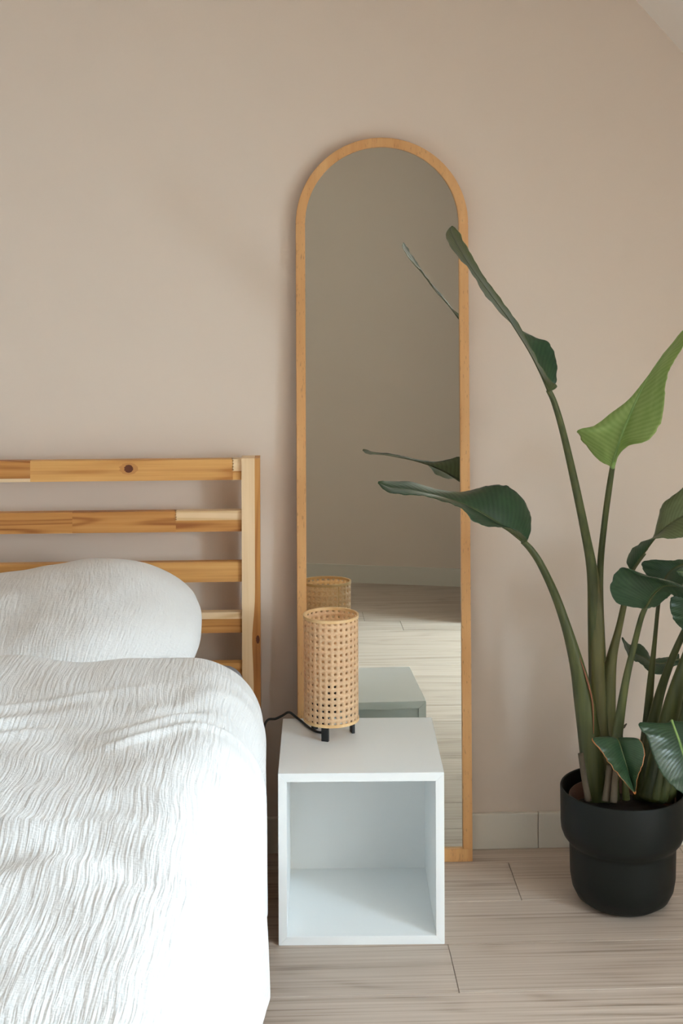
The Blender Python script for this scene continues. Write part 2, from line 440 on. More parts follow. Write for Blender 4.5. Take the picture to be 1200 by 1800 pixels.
# cheek of the dormer above the slope line, then an added full-height wall towards the camera side
bm = bmesh.new()
tri = [(x_top, CEIL), (X_R + .02, slope_z(X_R + .02)), (X_R + .02, CEIL + .1), (x_top, CEIL + .1)]
a = [bm.verts.new((x, DOR_Y1, z)) for x, z in tri]; b = [bm.verts.new((x, DOR_Y1 + .08, z)) for x, z in tri]
bm.faces.new(a); bm.faces.new(b[::-1])
for i in range(4): bm.faces.new((a[i], b[i], b[(i + 1) % 4], a[(i + 1) % 4]))
box_bm(X_R, DOR_X + .1, DOR_Y1, DOR_Y1 + .08, -0.012, CEIL + .1, bm=bm)
from_bm('wall_cheek', bm, M['wall'])['kind'] = 'structure'
box('wall_added_shade', 0.80, DOR_X + .1, DOR_Y0 - .1, DOR_Y0, -0.012, CEIL + .1, M['wall'])['kind'] = 'structure'  # unseen wall, added to keep window light off the far floor
# sloped ceiling over the plant corner
SL_N = Vector((-SL_K, 0, -1)).normalized()
bm = bmesh.new(); P = []
for d in (0.0, 0.15):
    for x, y in ((x_top - .1, DOR_Y1), (X_R + .12, DOR_Y1), (X_R + .12, 0.1), (x_top - .1, 0.1)):
        P.append(bm.verts.new(Vector((x, y, slope_z(x))) - SL_N * d))
for f in ((0, 1, 2, 3), (7, 6, 5, 4), (0, 4, 5, 1), (1, 5, 6, 2), (2, 6, 7, 3), (3, 7, 4, 0)):
    bm.faces.new([P[i] for i in f])
from_bm('ceiling_slope', bm, M['ceil'])['kind'] = 'structure'
# dormer window: frame, mullion and panes
win = empty('window_1', (DOR_X + .07, 0, 0)); win['kind'] = 'structure'
w = 0.055; ym = (WIN_Y0 + WIN_Y1) / 2
for y0, y1, z0, z1 in ((WIN_Y0, WIN_Y0 + w, WIN_Z0, WIN_Z1), (WIN_Y1 - w, WIN_Y1, WIN_Z0, WIN_Z1), (WIN_Y0 + w, WIN_Y1 - w, WIN_Z0, WIN_Z0 + w), (WIN_Y0 + w, WIN_Y1 - w, WIN_Z1 - w, WIN_Z1)):
    box('window_frame', 0, .06, y0, y1, z0, z1, M['white'], win)
box('mullion', 0, .06, ym - .035, ym + .035, WIN_Z0 + w, WIN_Z1 - w, M['white'], win)
for y0, y1 in ((WIN_Y0 + w, ym - .035), (ym + .035, WIN_Y1 - w)):
    box('window_pane', .028, .032, y0, y1, WIN_Z0 + w, WIN_Z1 - w, M['pane'], win)

# baseboards; the one behind the plant is made of two lengths with a visible butt joint
BH, BT = 0.086, 0.014
r = ray(946, 1460); jx = (CAM_POS + r * ((-BT - CAM_POS.y) / r.y)).x
bb = empty('baseboard_back'); bb['kind'] = 'structure'
box('board', X_L, jx - .0006, -BT, 0, 0, BH, M['base'], bb, 0.002)
box('board', jx + .0006, X_R, -BT, 0, 0, BH, M['base'], bb, 0.002)
from_bm('baseboard_front', slant_box(X_L, X_R, 0, BH, 0, BT), M['base'])['kind'] = 'structure'
box('baseboard_left', X_L, X_L + BT, -5.5, -BT, 0, BH, M['base'], None, 0.002)['kind'] = 'structure'
box('baseboard_right', X_R - BT, X_R, DOR_Y1 + .08, -BT, 0, BH, M['base'], None, 0.002)['kind'] = 'structure'

# floor planks, rows parallel to the headboard wall
PW, PL, GAP = 0.194, 1.38, 0.0011
y_seam = on_floor(900, 1516).y
joint = {1: on_floor(905, 1548).x, 3: on_floor(797, 1700).x, 0: -0.42, 2: -0.36, 4: -0.52, 5: -0.3, 6: -0.15, 7: 0.35}
random.seed(4)
plank_cache = {}
def plank(x0, x1, y0, y1):
    key = (round(x1 - x0, 4), round(y1 - y0, 4))
    if key not in plank_cache:
        o = from_bm('plank', box_bm(0, key[0] - GAP, 0, key[1] - GAP, -0.012, 0, 0.0008, 1), M['floor'], fl)
        plank_cache[key] = o.data
    else:
        o = link('plank', plank_cache[key], None, fl)
    o.location = (x0, y0, 0)
for k in range(0, 29):
    y1 = -0.002 if k == 0 else y_seam - (k - 1) * PW
    y0 = y_seam - k * PW
    if y0 < -4.9: break
    j = joint.get(k, None)
    if j is None: j = random.uniform(-0.7, 0.6)
    x = j
    while x > X_L: x -= PL
    x0 = X_L
    xe = DOR_X if DOR_Y0 < (y0 + y1) / 2 < DOR_Y1 else X_R
    while x0 < xe - .01:
        x1 = min(x + PL, xe)
        # drop what lies beyond the slanted wall
        if y1 > fw_y(x0) - .02: plank(x0, x1, y0, y1)
        x0 = x1; x = x1

# ------------------------------------------------------------------ standing mirror
MW, ML_, MT = 0.417, 1.735, 0.03
FWD, FBOT = 0.0225, 0.030
tilt = math.asin((0.080 - 0.033) / ML_)
mir = empty('arched_mirror', (on_floor(678, 1521).x, -0.080, 0.0), (-tilt, 0, 0))
tag(mir, 'tall arched floor mirror in a beech frame leaning against the wall', 'mirror')
def arch(w, z0, h, n=40):
    r = w / 2
    pts = [(-r, z0), (r, z0)]
    for i in range(n + 1):
        a = math.pi * i / n
        pts.append((r * math.cos(a), h - r + r * math.sin(a)))
    return pts
def arch_ring(outer, inner, y0, y1, name, mat, parent):
    bm = bmesh.new()
    n = len(outer)
    v = [[bm.verts.new((x, y, z)) for x, z in ring] for ring in (outer, inner) for y in (y0, y1)]
    oF, oB, iF, iB = v
    for i in range(n):
        j = (i + 1) % n
        bm.faces.new((oF[i], oF[j], iF[j], iF[i])); bm.faces.new((oB[j], oB[i], iB[i], iB[j]))
        bm.faces.new((oF[j], oF[i], oB[i], oB[j])); bm.faces.new((iF[i], iF[j], iB[j], iB[i]))
    bmesh.ops.recalc_face_normals(bm, faces=bm.faces)
    ed = [e for e in bm.edges if len(e.link_faces) == 2 and e.calc_face_angle(0) > 1.0]
    bmesh.ops.bevel(bm, geom=ed, offset=0.0012, segments=2, affect='EDGES')
    return from_bm(name, bm, mat, parent)
o_ = arch(MW, 0, ML_); i_ = arch(MW - 2 * FWD, FBOT, ML_ - FWD)
# stiles, arch and bottom rail are separate pieces of timber
def frame_piece(idx, name):
    bm = bmesh.new()
    rows = []
    for (a, b) in idx:
        rows.append([bm.verts.new((a[0], 0, a[1])), bm.verts.new((b[0], 0, b[1])), bm.verts.new((b[0], MT, b[1])), bm.verts.new((a[0], MT, a[1]))])
    for p, q in zip(rows[:-1], rows[1:]):
        for k in range(4): bm.faces.new((p[k], p[(k + 1) % 4], q[(k + 1) % 4], q[k]))
    bm.faces.new(rows[0][::-1]); bm.faces.new(rows[-1])
    bmesh.ops.recalc_face_normals(bm, faces=bm.faces)
    ed = [e for e in bm.edges if len(e.link_faces) == 2 and e.calc_face_angle(0) > 1.0]
    bmesh.ops.bevel(bm, geom=ed, offset=0.0010, segments=2, affect='EDGES')
    return from_bm(name, bm, M['beech'], mir)
ro, ri = MW / 2, MW / 2 - FWD
zs = ML_ - ro
frame_piece([((-ro, 0), (-ro, FBOT)), ((ro, 0), (ro, FBOT))], 'bottom_rail')
frame_piece([((-ro, FBOT), (-ri, FBOT)), ((-ro, zs), (-ri, zs))], 'stile')
frame_piece([((ri, FBOT), (ro, FBOT)), ((ri, zs), (ro, zs))], 'stile')
frame_piece([((ro * math.cos(a), zs + ro * math.sin(a)), (ri * math.cos(a), zs + ri * math.sin(a))) for a in [math.pi * i / 48 for i in range(49)]], 'arch_frame')
bm = bmesh.new()
g = arch(MW - 2 * FWD + .006, FBOT - .003, ML_ - FWD + .003)
bm.faces.new([bm.verts.new((x, 0.009, z)) for x, z in g])
f2 = bm.faces.new([bm.verts.new((x, 0.013, z)) for x, z in reversed(g)])
from_bm('glass', bm, M['mirror'], mir)
bm = bmesh.new()
g = arch(MW - .012, .006, ML_ - .006)
bm.faces.new([bm.verts.new((x, 0.0265, z)) for x, z in g]); bm.faces.new([bm.verts.new((x, 0.014, z)) for x, z in reversed(g)])
from_bm('back_board', bm, M['seam'], mir)

# ------------------------------------------------------------------ white cube unit
CW, CD_, CH, CTH = 0.350, 0.350, 0.362, 0.018
c0 = on_floor(635.5, 1661)
cube = empty('cube_shelf', (c0.x, c0.y, 0), (0, 0, -YAW + math.radians(0.7)))
tag(cube, 'open white cube bedside unit in front of the mirror', 'shelf unit')
h = CW / 2
def mitred(name, poly_f, mat):
    """panel of the box with mitred ends; poly in x-z, extruded over the depth"""
    bm = bmesh.new()
    a = [bm.verts.new((x, 0, z)) for x, z in poly_f]; b = [bm.verts.new((x, CD_, z)) for x, z in poly_f]
    bm.faces.new(a); bm.faces.new(b[::-1])
    for i in range(4): bm.faces.new((a[i], b[i], b[(i + 1) % 4], a[(i + 1) % 4]))
    bmesh.ops.recalc_face_normals(bm, faces=bm.faces)
    bmesh.ops.bevel(bm, geom=list(bm.edges), offset=0.0007, segments=2, affect='EDGES')
    return from_bm(name, bm, mat, cube)
t_ = CTH; e = 0.0
mitred('bottom_panel', [(-h, 0), (h, 0), (h - t_, t_), (-h + t_, t_)], M['white'])
mitred('top_panel', [(-h, CH), (h, CH), (h - t_, CH - t_), (-h + t_, CH - t_)], M['white'])
mitred('side_panel', [(-h, 0), (-h + t_, t_), (-h + t_, CH - t_), (-h, CH)], M['white'])
mitred('side_panel', [(h, 0), (h - t_, t_), (h - t_, CH - t_), (h, CH)], M['white'])
box('back_panel', -h + t_, h - t_, CD_ - .022, CD_ - .014, t_, CH - t_, M['white'], cube)

# ------------------------------------------------------------------ cane lamp
LR, LZ0, LZ1 = 0.0612, 0.400, 0.636
lc = at(582, 1266, 3.23)
lamp = empty('table_lamp', (lc.x, lc.y, CH))
tag(lamp, 'small table lamp with cane webbing shade and black feet on the white cube', 'lamp')
def web_shade():
    bm = bmesh.new(); uvl = bm.loops.layers.uv.new('UVMap')
    NC, NR, K = 28, 17, 8
    z0, z1 = LZ0 - CH, LZ1 - CH
    cw = 2 * math.pi / NC; ch = (z1 - z0) / NR
    cache = {}
    def V(u, v):            # u in columns, v in rows
        key = (round((u % NC) * 1000), round(v * 1000))
        if key[0] == NC * 1000: key = (0, key[1])
        if key not in cache:
            a = u * cw
            cache[key] = bm.verts.new((LR * math.cos(a), LR * math.sin(a), z0 + v * ch))
        return cache[key]
    hole = 0.205
    for i in range(NC):
        for j in range(NR):
            outer, inner = [], []
            for k in range(16):
                a = 2 * math.pi * k / 16 + math.pi / 16 * 0
                ca, sa = math.cos(a), math.sin(a)
                q = 0.5 / max(abs(ca), abs(sa))
                outer.append((i + .5 + ca * q, j + .5 + sa * q))
                inner.append((i + .5 + ca * hole, j + .5 + sa * hole))
            for k in range(16):
                k2 = (k + 1) % 16
                pts = (outer[k], outer[k2], inner[k2], inner[k])
                f = bm.faces.new([V(*p) for p in pts])
                f.smooth = True
                for l, p in zip(f.loops, pts): l[uvl].uv = p
    return bm
me_bm = web_shade()
shade = from_bm('lamp_shade', me_bm, M['cane'], lamp)
for p in shade.data.polygons: p.use_smooth = True
so = shade.modifiers.new('thick', 'SOLIDIFY'); so.thickness = 0.0016; so.offset = 0
def ring(name, zc, hh, rr, th, mat, parent):
    b = lathe_bm([(rr - th, zc - hh), (rr + th, zc - hh), (rr + th, zc + hh), (rr - th, zc + hh), (rr - th, zc - hh)], 64)
    bmesh.ops.remove_doubles(b, verts=b.verts, dist=1e-6)
    return from_bm(name, b, mat, parent, False)
ring('shade_rim', LZ1 - CH - .002, .0032, LR, .0022, M['rim'], shade)
ring('shade_rim', LZ0 - CH + .002, .0032, LR, .0022, M['rim'], shade)
# seam strip where the webbing overlaps, at the back
sa = math.radians(62)
bm = box_bm(-.0014, .0014, LR + .0004, LR + .0016, LZ0 - CH + .004, LZ1 - CH - .004)
bmesh.ops.rotate(bm, verts=bm.verts, matrix=Matrix.Rotation(sa - math.pi / 2, 3, 'Z'), cent=(0, 0, 0))
from_bm('seam_strip', bm, M['rim'], shade)
for px, py in ((571.5, 1303), (619, 1287.5), (553, 1282)):
    q = on_floor(px, py, CH)
    dx, dy = q.x - lc.x, q.y - lc.y
    a = math.atan2(dy, dx); rr = min(math.hypot(dx, dy), LR - .005)
    bm = box_bm(-.0035, .0035, -.0085, .0085, 0, 0.062, 0.0008, 1)
    bmesh.ops.rotate(bm, verts=bm.verts, matrix=Matrix.Rotation(a, 3, 'Z'), cent=(0, 0, 0))
    bmesh.ops.translate(bm, verts=bm.verts, vec=(math.cos(a) * rr, math.sin(a) * rr, 0))
    lg = from_bm('foot', bm, M['black'], lamp)
    bm = box_bm(0, rr, -.006, .006, .056, .060)
    bmesh.ops.rotate(bm, verts=bm.verts, matrix=Matrix.Rotation(a, 3, 'Z'), cent=(0, 0, 0))
    from_bm('bracket', bm, M['black'], lg)
from_bm('bulb_holder', lathe_bm([(0, .050), (.019, .050), (.019, .062), (.015, .066), (.015, .112), (.012, .118), (0, .118)], 32), M['black'], lamp)
# cord: from the front foot across the cube top, over its back corner, down behind the bed
zc = 0.0034
cp = []
for px, py, z in ((567, 1288, zc + .004), (556, 1286, zc), (543, 1279, zc), (530, 1268, zc), (520, 1260.5, zc)):
    q = on_floor(px, py, CH + z); cp.append((q.x, q.y, q.z - CH))
for px, py, d in ((508, 1252, 3.345), (496, 1258, 3.35), (484, 1263.5, 3.35), (470, 1266, 3.35), (463, 1285, 3.335), (461, 1340, 3.33), (461, 1430, 3.33)):
    q = at(px, py, d); cp.append((q.x, q.y, q.z - CH))
from_bm('cord', tube_bm([(x - lc.x, y - lc.y, z, 0.0028) for x, y, z in cp], 10, 90), M['cable'], lamp, True)

# ------------------------------------------------------------------ bed
PX1 = on_floor(457.5, 806, 0.967)
BR = at(457.5, 1000, 3.376).x        # outer face of the right bed post
BL = BR - 1.52
PWD, PY0, PY1 = 0.0435, -0.098, -0.052
ZT = at(441, 804, 3.376).z
bed = empty('bed_frame', ((BR + BL) / 2, -1.05, 0))
tag(bed, 'solid pine bed frame with slatted headboard against the wall', 'bed')
OX, OY = -(BR + BL) / 2, 1.05
def bbox(name, x0, x1, y0, y1, z0, z1, mat, parent=bed, bevel=0.002):
    return box(name, x0 + OX, x1 + OX, y0 + OY, y1 + OY, z0, z1, mat, parent, bevel)
# right post: pale stave and a brown stave glued side by side, with a wavy glue line and a knot
def wavy_stave(name, left, right, mat, parent):
    bm = bmesh.new()
    n = 40
    rows = []
    for i in range(n + 1):
        z = ZT * i / n
        xa, xb = left(z), right(z)
        rows.append([bm.verts.new((x + OX, y + OY, z)) for x, y in ((xa, PY0), (xb, PY0), (xb, PY1), (xa, PY1))])
    for p, q in zip(rows[:-1], rows[1:]):
        for k in range(4): bm.faces.new((p[k], p[(k + 1) % 4], q[(k + 1) % 4], q[k]))
    bm.faces.new(rows[0][::-1]); bm.faces.new(rows[-1])
    return from_bm(name, bm, mat, parent)
def glue(z):
    g = BR - 0.0125
    return g - 0.007 * math.exp(-((z - 0.545) / 0.06) ** 2) - 0.004 * (1 / (1 + math.exp((z - 0.50) / 0.02)))
post = wavy_stave('headboard_post', lambda z: BR - PWD, glue, M['pinez_pale'], bed)
wavy_stave('brown_stave', glue, lambda z: BR, M['pinez_dark'], post)
def knot(name, px, py, yface, rx, rz, parent, mat=M['knot'], proud=0.0006):
    r = ray(px, py); q = CAM_POS + r * ((yface - CAM_POS.y) / r.y)
    bm = bmesh.new()
    n = 20
    c = bm.verts.new((q.x + OX, yface - proud + OY, q.z))
    rim = [bm.verts.new((q.x + OX + rx * math.cos(2 * math.pi * i / n) * (1 + .12 * math.sin(3 * i)), yface - proud * .3 + OY, q.z + rz * math.sin(2 * math.pi * i / n))) for i in range(n)]
    for i in range(n): bm.faces.new((c, rim[i], rim[(i + 1) % n]))
    return from_bm(name, bm, mat, parent)
knot('knot', 453, 1124, PY0, 0.0042, 0.010, post)
pl2 = bbox('headboard_post', BL, BL + PWD, PY0, PY1, 0, ZT, M['pinez_pale'])
# rails built from finger-jointed staves
RY0, RY1 = PY0 + 0.010, PY0 + 0.034
def px_x(px, py):
    r = ray(px, py); return (CAM_POS + r * ((RY0 - CAM_POS.y) / r.y)).x
def px_z(py):
    r = ray(425, py); return (CAM_POS + r * ((RY0 - CAM_POS.y) / r.y)).z
XR, XLf = BR - PWD, BL + PWD
def stave(name, x0, x1, z0, z1, mat, parent, f0=0, f1=0):
    """piece of a rail; f0 / f1 = number of fingers at its left / right end"""
    fl_ = 0.006
    def end(x, n, sgn, up):
        if not n: return [(x, z0 if up else z1), (x, z1 if up else z0)]
        zz = [z0 + (z1 - z0) * i / (2 * n) for i in range(2 * n + 1)]
        pts = [(x + (fl_ if i % 2 else -fl_) * .5, z) for i, z in enumerate(zz)]
        return pts if up else pts[::-1]
    poly = end(x1, f1, 1, True) + end(x0, f0, -1, False)
    bm = bmesh.new()
    a = [bm.verts.new((x + OX, RY0 + OY, z)) for x, z in poly]; b = [bm.verts.new((x + OX, RY1 + OY, z)) for x, z in poly]
    bm.faces.new(a); bm.faces.new(b[::-1])
    for i in range(len(poly)): bm.faces.new((a[i], b[i], b[(i + 1) % len(poly)], a[(i + 1) % len(poly)]))
    return from_bm(name, bm, mat, parent)
mid, dark, pale = M['pine_mid'], M['pine_dark'], M['pine_pale']
z1, z0 = px_z(807), px_z(843.5)
xa, xb = px_x(53, 825), px_x(409, 825)
zm = z0 + (z1 - z0) * .42
r1 = stave('headboard_rail', xa, xb, z0, z1, mid, bed)
stave('stave', XLf, xa, z0 + .008, z1, dark, r1); stave('stave', XLf, xa, z0, z0 + .008, pale, r1)
stave('stave', xb, XR, zm, z1, pale, r1, 4, 0); stave('stave', xb, XR, z0, zm, mid, r1)
knot('knot_ring', 226, 824, RY0, 0.022, 0.014, r1, M['knot_ring'], 0.0003)
knot('knot', 226, 824, RY0, 0.0105, 0.0095, r1, M['knot'], 0.0008)
z1, z0 = px_z(897.5), px_z(934)
xa, xb = px_x(127, 915), px_x(309, 915)
zm = z0 + (z1 - z0) * .55
r2 = stave('headboard_rail', xa, xb, z0, z1, dark, bed)
stave('stave', XLf, xa, z0, z1, dark, r2)
stave('stave', xb, XR, zm, z1, pale, r2, 4, 0); stave('stave', xb, XR, z0, zm, dark, r2)
z1, z0 = px_z(987.5), px_z(1022.5)
r3 = stave('headboard_rail', XLf, XR, z0, z1, mid, bed)
z1, z0 = px_z(1076), px_z(1112)
zm = z0 + (z1 - z0) * .68
r4 = stave('headboard_rail', XLf, XR, z0, zm, dark, bed); stave('stave', XLf, XR, zm, z1, pale, r4)
z1, z0 = px_z(1165), px_z(1201)
stave('headboard_rail', XLf, XR, z0, z1, mid, bed)
FOOT = -2.10
bbox('side_rail', BR - .034, BR - .008, FOOT + .045, PY0, 0.17, 0.31, mid)
bbox('side_rail', BL + .008, BL + .034, FOOT + .045, PY0, 0.17, 0.31, mid)
for x in (BR - PWD, BL): bbox('foot_post', x, x + PWD, FOOT, FOOT + .045, 0, 0.40, M['pinez_mid'])
bbox('foot_rail', XLf, XR, FOOT + .010, FOOT + .034, 0.20, 0.37, mid)
for i in range(14):
    y = FOOT + .14 + i * .14
    bbox('slat', BL + .034, BR - .034, y, y + .07, 0.255, 0.272, pale)

mat_b = box_bm(BL + .045 , BR - .035, FOOT + .06, PY0 - .012, 0.273, 0.500, 0.05, 5)
me_ = from_bm('mattress', mat_b, M['sheet'], None, True)
tag(me_, 'mattress in a grey fitted sheet on the pine bed frame', 'mattress')

# duvet: one draped sheet with volume, creased muslin
DX1 = at(458, 1500, 2.45).x          # outermost drape on the aisle side
DX0 = BL - (DX1 - BR)
DY1, DY0 = -0.45, FOOT - 0.04
TOP = 0.632
def fold(d, w): return math.exp(-(d / w) ** 2)
def duvet():
    bm = bmesh.new(); uvl = bm.loops.layers.uv.new('UVMap')
    rr = 0.15
    flat = (DX1 - DX0) - 2 * rr
    drop = 0.31
    arc = rr * math.pi / 2
    tot = drop + arc + flat + arc + drop
    # sample finely on the side in view, coarsely on the far one
    ss = []
    s = 0.0
    while s < tot:
        ss.append(s)
        s += 0.02 if s < tot * 0.38 else 0.0055
    ss.append(tot)
    head = 0.10
    ts = []
    t = 0.0
    length = DY1 - DY0
    while t < length + head * 1.2:
        ts.append(t); t += 0.0065 if t < length * .9 else .02
    grid = []
    for t in ts:
        row = []
        for s in ss:
            # across
            if s < drop: x, z, nx, nz_ = DX0, TOP - rr - (drop - s), -1, 0
            elif s < drop + arc:
                a = (s - drop) / rr; x = DX0 + rr - rr * math.cos(a); z = TOP - rr + rr * math.sin(a); nx, nz_ = -math.cos(a), math.sin(a)
            elif s < drop + arc + flat: x, z, nx, nz_ = DX0 + rr + (s - drop - arc), TOP, 0, 1
            elif s < drop + 2 * arc + flat:
                a = (s - drop - arc - flat) / rr; x = DX1 - rr + rr * math.sin(a); z = TOP - rr + rr * math.cos(a); nx, nz_ = math.sin(a), math.cos(a)
            else: x, z, nx, nz_ = DX1, TOP - rr - (s - drop - 2 * arc - flat), 1, 0
            y = DY1 - t
            # head end rolls under
            ny = 0.0
            k = 1.0
            if t < head:
                q = 1 - t / head
                k = math.sqrt(max(0, 1 - q * q))
                dz = (1 - k) * 0.105
                z -= dz * max(nz_, 0.0); x -= (1 - k) * 0.03 * max(nx, 0)
            # volume and wrinkles
            u, v = x, y
            w1 = noise.noise(Vector((u * 3.1, v * 2.6, 1.7))) * 0.016
            w2 = noise.noise(Vector((u * 9 + v * 5, v * 8 - u * 4, 5.1))) * 0.006
            # long diagonal folds near the pillow
            g = (v + 0.86) - 0.45 * (u + 0.35) + 0.09 * noise.noise(Vector((u * 5, v * 4, 9.0)))
            env = math.exp(-((v + 0.92) / 0.30) ** 2) * max(0.0, 0.45 + 0.9 * noise.noise(Vector((u * 6.5, v * 7.0, 14.0))))
            w3 = env * (0.011 * fold(g, .026) + 0.010 * fold(g + .085, .024) + 0.012 * fold(g + .17, .022) - .008 * fold(g + .045, .02) + .010 * fold(g - .09, .02))
            g2 = (v + 1.45) + 0.2 * (u + .4) + 0.10 * noise.noise(Vector((u * 5, v * 4, 3.0)))
            w4 = 0.008 * math.sin(g2 * 38) * math.exp(-((v + 1.45) / .35) ** 2) * (0.5 + 0.5 * noise.noise(Vector((u * 4, v * 4, 21))))
            disp = (w1 + w2 + w3 + w4) * (0.35 + 0.65 * k)
            if s > drop + arc + flat:       # side drape: soft pleats
                q = min(1.0, (s - drop - arc - flat) / arc)
                disp = disp * (1 - .5 * q) + q * (0.018 * noise.noise(Vector((v * 5.5, z * 1.5, 4.0))) + 0.007 * noise.noise(Vector((v * 17, z * 4, 8.0))))
            x += nx * disp; z += nz_ * disp
            if nz_ > 0: pass
            row.append((x, y, z, s, t))
        grid.append(row)
    V = [[bm.verts.new(p[:3]) for p in row] for row in grid]
    for i in range(len(V) - 1):
        for j in range(len(ss) - 1):
            f = bm.faces.new((V[i][j], V[i][j + 1], V[i + 1][j + 1], V[i + 1][j]))
            f.smooth = True
            for l, (a, b_) in zip(f.loops, ((i, j), (i, j + 1), (i + 1, j + 1), (i + 1, j))):
                l[uvl].uv = (grid[a][b_][3], grid[a][b_][4])
    return bm
dv = from_bm('duvet', duvet(), M['muslin'], None)
so = dv.modifiers.new('thick', 'SOLIDIFY'); so.thickness = 0.006; so.offset = -1
tag(dv, 'white crinkled muslin duvet spread over the bed', 'duvet')

# pillow in a matching muslin case, propped on the headboard
def pillow():
    bm = bmesh.new(); uvl = bm.loops.layers.uv.new('UVMap')
    W, H, T = 0.80, 0.50, 0.105
    nu, nv = 120, 80
    def P(u, v, side):
        eu, ev = abs(u), abs(v)
        th = (max(0.0, 1 - eu ** 3.2) * max(0.0, 1 - ev ** 3.0)) ** 0.52
        x = u * W / 2 * (1 - .20 * ev ** 3)
        y = v * H / 2 * (1 - .20 * eu ** 4)
        z = (side * T if side > 0 else -T * .6) * th * (1 + 0.22 * fold(u - .55, .35) - .12 * fold(u + .2, .5))
        w = noise.noise(Vector((x * 6, y * 9, 2.0 + side))) * .010 + noise.noise(Vector((x * 16 + y * 6, y * 20, 6.0 + side))) * .004
        return Vector((x, y, z + side * w * th))
    for side in (1, -1):
        G = [[bm.verts.new(P(-1 + 2 * i / nu, -1 + 2 * j / nv, side)) for i in range(nu + 1)] for j in range(nv + 1)]
        for j in range(nv):
            for i in range(nu):
                f = bm.faces.new((G[j][i], G[j][i + 1], G[j + 1][i + 1], G[j + 1][i])); f.smooth = True
                for l, (a, b_) in zip(f.loops, ((i, j), (i + 1, j), (i + 1, j + 1), (i, j + 1))):
                    l[uvl].uv = (a / nu * W, b_ / nv * H)
    bmesh.ops.remove_doubles(bm, verts=bm.verts, dist=0.0004)
    return bm
pw_ = from_bm('pillow', pillow(), M['muslin_pillow'], None)
pxr = at(351, 1090, 3.12).x
pw_.location = (pxr - 0.395, -0.335, 0.606)
pw_.rotation_euler = (math.radians(18), math.radians(-4.5), 0)
tag(pw_, 'white crinkled muslin pillow propped against the pine headboard', 'pillow')

# ------------------------------------------------------------------ potted bird-of-paradise plant
pc = at(1094, 1590, 3.195)
plant = empty('potted_plant', (pc.x, pc.y, 0))
tag(plant, 'large-leaved bird of paradise plant in a dark green pot', 'plant')
PZ = 0.256
prof = [(0, 0.0), (.060, 0.0), (.085, .004), (.102, .016), (.112, .036), (.1165, .062), (.1180, .128), (.1185, .134), (.124, .140), (.131, .149), (.136, .162), (.1375, .178), (.1380, PZ - .002), (.1372, PZ),
        (.1345, PZ), (.1338, PZ - .003), (.1325, .18), (.120, .15), (.112, .13), (.110, .06), (.09, .02), (0, .02)]
from_bm('pot', lathe_bm(prof, 96), M['pot'], plant, True)
nb = lathe_bm([(.113, .15), (.1165, .226), (.1185, .228), (.1185, .234), (.1150, .234), (.1110, .15)], 72)
from_bm('nursery_pot', nb, M['nursery'], plant, True)
sb_ = lathe_bm([(0, .207), (.04, .207), (.08, .204), (.1125, .198)], 48)
for v in sb_.verts: v.co.z += noise.noise(v.co * 60) * .004
from_bm('soil', sb_, M['soil'], plant, True)

